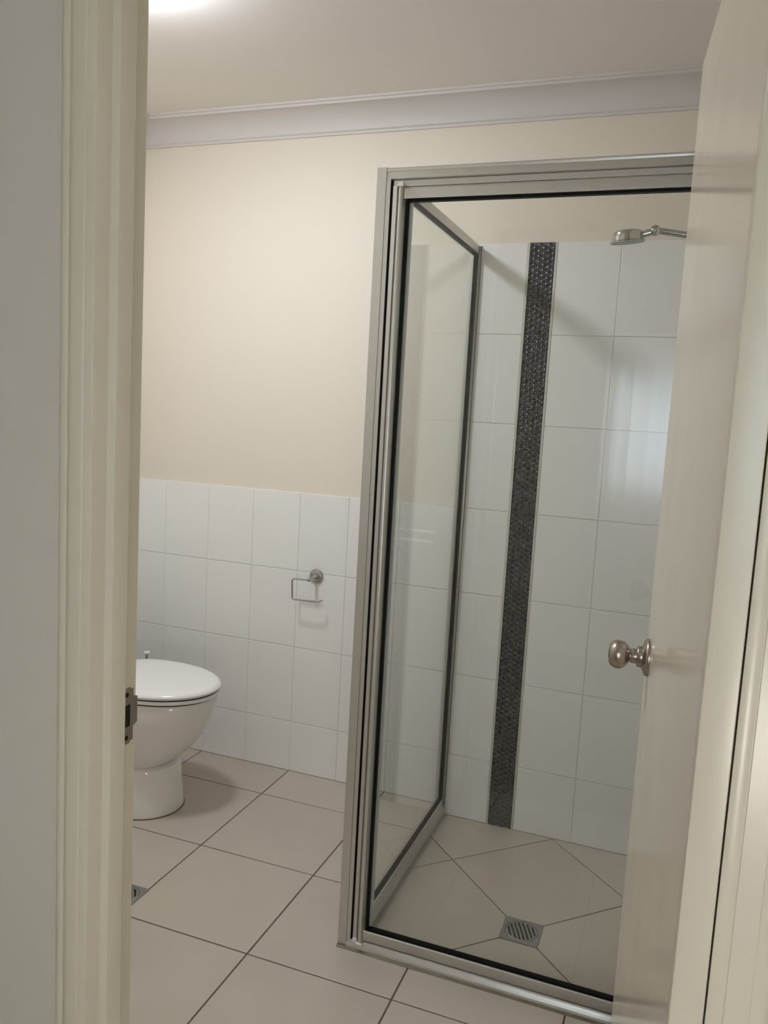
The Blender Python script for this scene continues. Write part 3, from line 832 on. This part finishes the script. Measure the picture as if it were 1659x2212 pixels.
bowl = [(0.165, outline(-0.34, 0.098, 0.24, 0.098)), (0.175, outline(-0.34, 0.112, 0.24, 0.106)), (0.195, outline(-0.34, 0.138, 0.25, 0.118)), (0.225, outline(-0.335, 0.167, 0.26, 0.132)),
        (0.26, outline(-0.33, 0.192, 0.27, 0.146)), (0.30, outline(-0.325, 0.212, 0.27, 0.158)), (0.35, outline(-0.32, 0.229, 0.27, 0.167)), (0.395, outline(-0.315, 0.239, 0.265, 0.173)),
        (0.417, outline(-0.315, 0.239, 0.264, 0.172)), (0.4235, outline(-0.315, 0.234, 0.260, 0.168))]
P_.append(loft(bowl).build('bowl', M['ceramic'], toi))
def ring(z0, z1, cx, af, ab, b, rr):
    return [(z0, outline(cx, af - rr, ab - rr, b - rr)), (z0 + rr * 0.4, outline(cx, af - rr * 0.2, ab - rr * 0.2, b - rr * 0.2)), (z0 + rr, outline(cx, af, ab, b)),
            (z1 - rr, outline(cx, af, ab, b)), (z1 - rr * 0.4, outline(cx, af - rr * 0.2, ab - rr * 0.2, b - rr * 0.2)), (z1, outline(cx, af - rr, ab - rr, b - rr))]
P_.append(loft(ring(0.4290, 0.4425, -0.315, 0.249, 0.205, 0.180, 0.004)).build('seat', M['seat'], toi))
lid = [(0.4480, outline(-0.315, 0.249, 0.20, 0.181)), (0.4500, outline(-0.315, 0.2515, 0.205, 0.183)), (0.456, outline(-0.315, 0.253, 0.206, 0.1845)), (0.461, outline(-0.315, 0.2500, 0.204, 0.182)),
       (0.4655, outline(-0.315, 0.243, 0.20, 0.175)), (0.4680, outline(-0.315, 0.231, 0.19, 0.163)), (0.4690, outline(-0.315, 0.212, 0.175, 0.146)), (0.4705, outline(-0.315, 0.180, 0.15, 0.118)), (0.4715, outline(-0.315, 0.09, 0.08, 0.06))]
P_.append(loft(lid).build('lid', M['seat'], toi))
P_.append(loft([(0.4425, outline(-0.315, 0.2445, 0.195, 0.1755)), (0.4485, outline(-0.315, 0.2445, 0.195, 0.1755))]).build('lid_gap_shade', M['dark'], toi))  # black filler standing in for the shade between lid and seat
P_.append(loft([(0.4230, outline(-0.315, 0.2355, 0.19, 0.1695)), (0.4295, outline(-0.315, 0.2355, 0.19, 0.1695))]).build('seat_gap_shade', M['dark'], toi))  # likewise the shade between seat and bowl, as a black filler
ci = MB().box(XL + 0.002, -0.565, TY - 0.185, TY + 0.185, 0.425, 0.79, 0.018)
ci.box(XL + 0.03, -0.53, TY - 0.13, TY + 0.13, 0.30, 0.428, 0.02)
P_.append(ci.build('cistern', M['ceramic'], toi))
P_.append(MB().box(XL + 0.002, -0.558, TY - 0.192, TY + 0.192, 0.790, 0.822, 0.010).build('cistern_lid', M['ceramic'], toi))
P_.append(MB().lathe([(0.0, 0.822), (0.022, 0.822), (0.021, 0.827), (0.0, 0.828)], Matrix.Translation((-0.645, TY, 0)), 24).build('flush_button', M['chrome'], toi))
P_.append(loft([(0.0002, outline(-0.34, 0.1455, 0.30, 0.1355)), (0.0035, outline(-0.34, 0.1440, 0.30, 0.1340))]).build('silicone_bead', M['silicone'], toi))
at_base(toi, P_)

# toilet brush behind the toilet
bx, by = -0.578, -0.135
br = tag(empty('toilet_brush', (bx, by, 0)), 'toilet brush with a white-capped thin handle behind the toilet lid', 'brush')
P_ = [MB().lathe([(0.0, 0.001), (0.052, 0.001), (0.055, 0.010), (0.050, 0.10), (0.046, 0.125), (0.040, 0.125), (0.038, 0.10), (0.0, 0.10)], Matrix.Translation((bx, by, 0)), 28).build('brush_holder', M['white_plastic'], br),
      MB().lathe([(0.0, 0.09), (0.0055, 0.09), (0.0050, 0.42), (0.0, 0.42)], Matrix.Translation((bx, by, 0)), 14).build('handle', M['chrome'], br),
      MB().lathe([(0.0, 0.4195), (0.0120, 0.4195), (0.0135, 0.4215), (0.0130, 0.4255), (0.0090, 0.4280), (0.0, 0.4290)], Matrix.Translation((bx, by, 0)), 20).build('handle_cap', M['white_plastic'], br)]
at_base(br, P_)

# ------------------------------------------------------------------ double towel rail on the door wall (seen as a reflection in the glass)
tr = tag(empty('towel_rail', (0.22, YF, 0.98)), 'double chrome towel rail on the door wall, seen mirrored in the shower glass', 'towel rail')
P_ = []
for zz, yy in ((0.960, YF + 0.085), (0.992, YF + 0.060)):
    P_.append(MB().tube([(-0.10, yy, zz), (0.53, yy, zz)], 0.0095, 20).build('rail', M['bright_chrome'], tr))
for xx in (-0.10, 0.53):
    P_.append(MB().tube([(xx, YF + 0.006, 0.976), (xx, YF + 0.060, 0.992), (xx, YF + 0.085, 0.960)], [0.010, 0.009, 0.009], 14).build('bracket', M['chrome'], tr))
    P_.append(MB().lathe([(0.0, 0.0), (0.026, 0.0), (0.024, 0.006), (0.0, 0.009)], Matrix.Translation((xx, YF, 0.976)) @ Matrix.Rotation(-pi / 2, 4, 'X'), 24).build('wall_rose', M['chrome'], tr))
at_base(tr, P_)

# ------------------------------------------------------------------ ceiling lights
def oyster(name, x, y, r, label, m):
    root = tag(empty(name, (x, y, CEIL)), label, 'light')
    P_ = [MB().lathe([(0.0, CEIL), (r * 0.98, CEIL), (r, CEIL - 0.006), (r * 0.98, CEIL - 0.016), (r * 0.9, CEIL - 0.018), (0.0, CEIL - 0.018)], Matrix.Translation((x, y, 0)), 40).build('light_base', M['white_plastic'], root)]
    pr = [(r * 0.93, CEIL - 0.0175), (r * 0.95, CEIL - 0.040)] + [(r * 0.95 * cos(radians(a)), CEIL - 0.040 - 0.016 * sin(radians(a))) for a in range(10, 90, 10)] + [(0.0, CEIL - 0.056)]
    P_.append(MB().lathe(pr, Matrix.Translation((x, y, 0)), 40).build('light_diffuser', m, root))
    at_base(root, P_)
oyster('ceiling_light', -0.07, -1.01, 0.118, 'round opal ceiling light of the bathroom, its glow showing beside the jamb', M['lamp'])
# added fill lamp, unseen behind the viewer, to brighten the right architrave
LX, LY = 1.58, -3.02
fl = tag(empty('fill_lamp', (LX, LY, 0)), 'added globe fill lamp in the hall brightening the right architrave, out of frame', 'lamp')
T_ = Matrix.Translation((LX, LY, 0))
P_ = [MB().lathe([(0.0, 0.0), (0.13, 0.0), (0.13, 0.012), (0.03, 0.022), (0.0, 0.022)], T_, 32).build('fill_base', M['nickel'], fl),
      MB().lathe([(0.0, 0.02), (0.011, 0.02), (0.011, 0.60), (0.03, 0.61), (0.03, 0.65), (0.0, 0.65)], T_, 16).build('fill_pole', M['nickel'], fl),
      MB().lathe([(0.028, 0.645)] + [(0.13 * sin(radians(t)), 0.77 - 0.13 * cos(radians(t))) for t in range(20, 180, 10)] + [(0.0, 0.90)], T_, 32).build('fill_globe', M['globe'], fl)]
at_base(fl, P_)
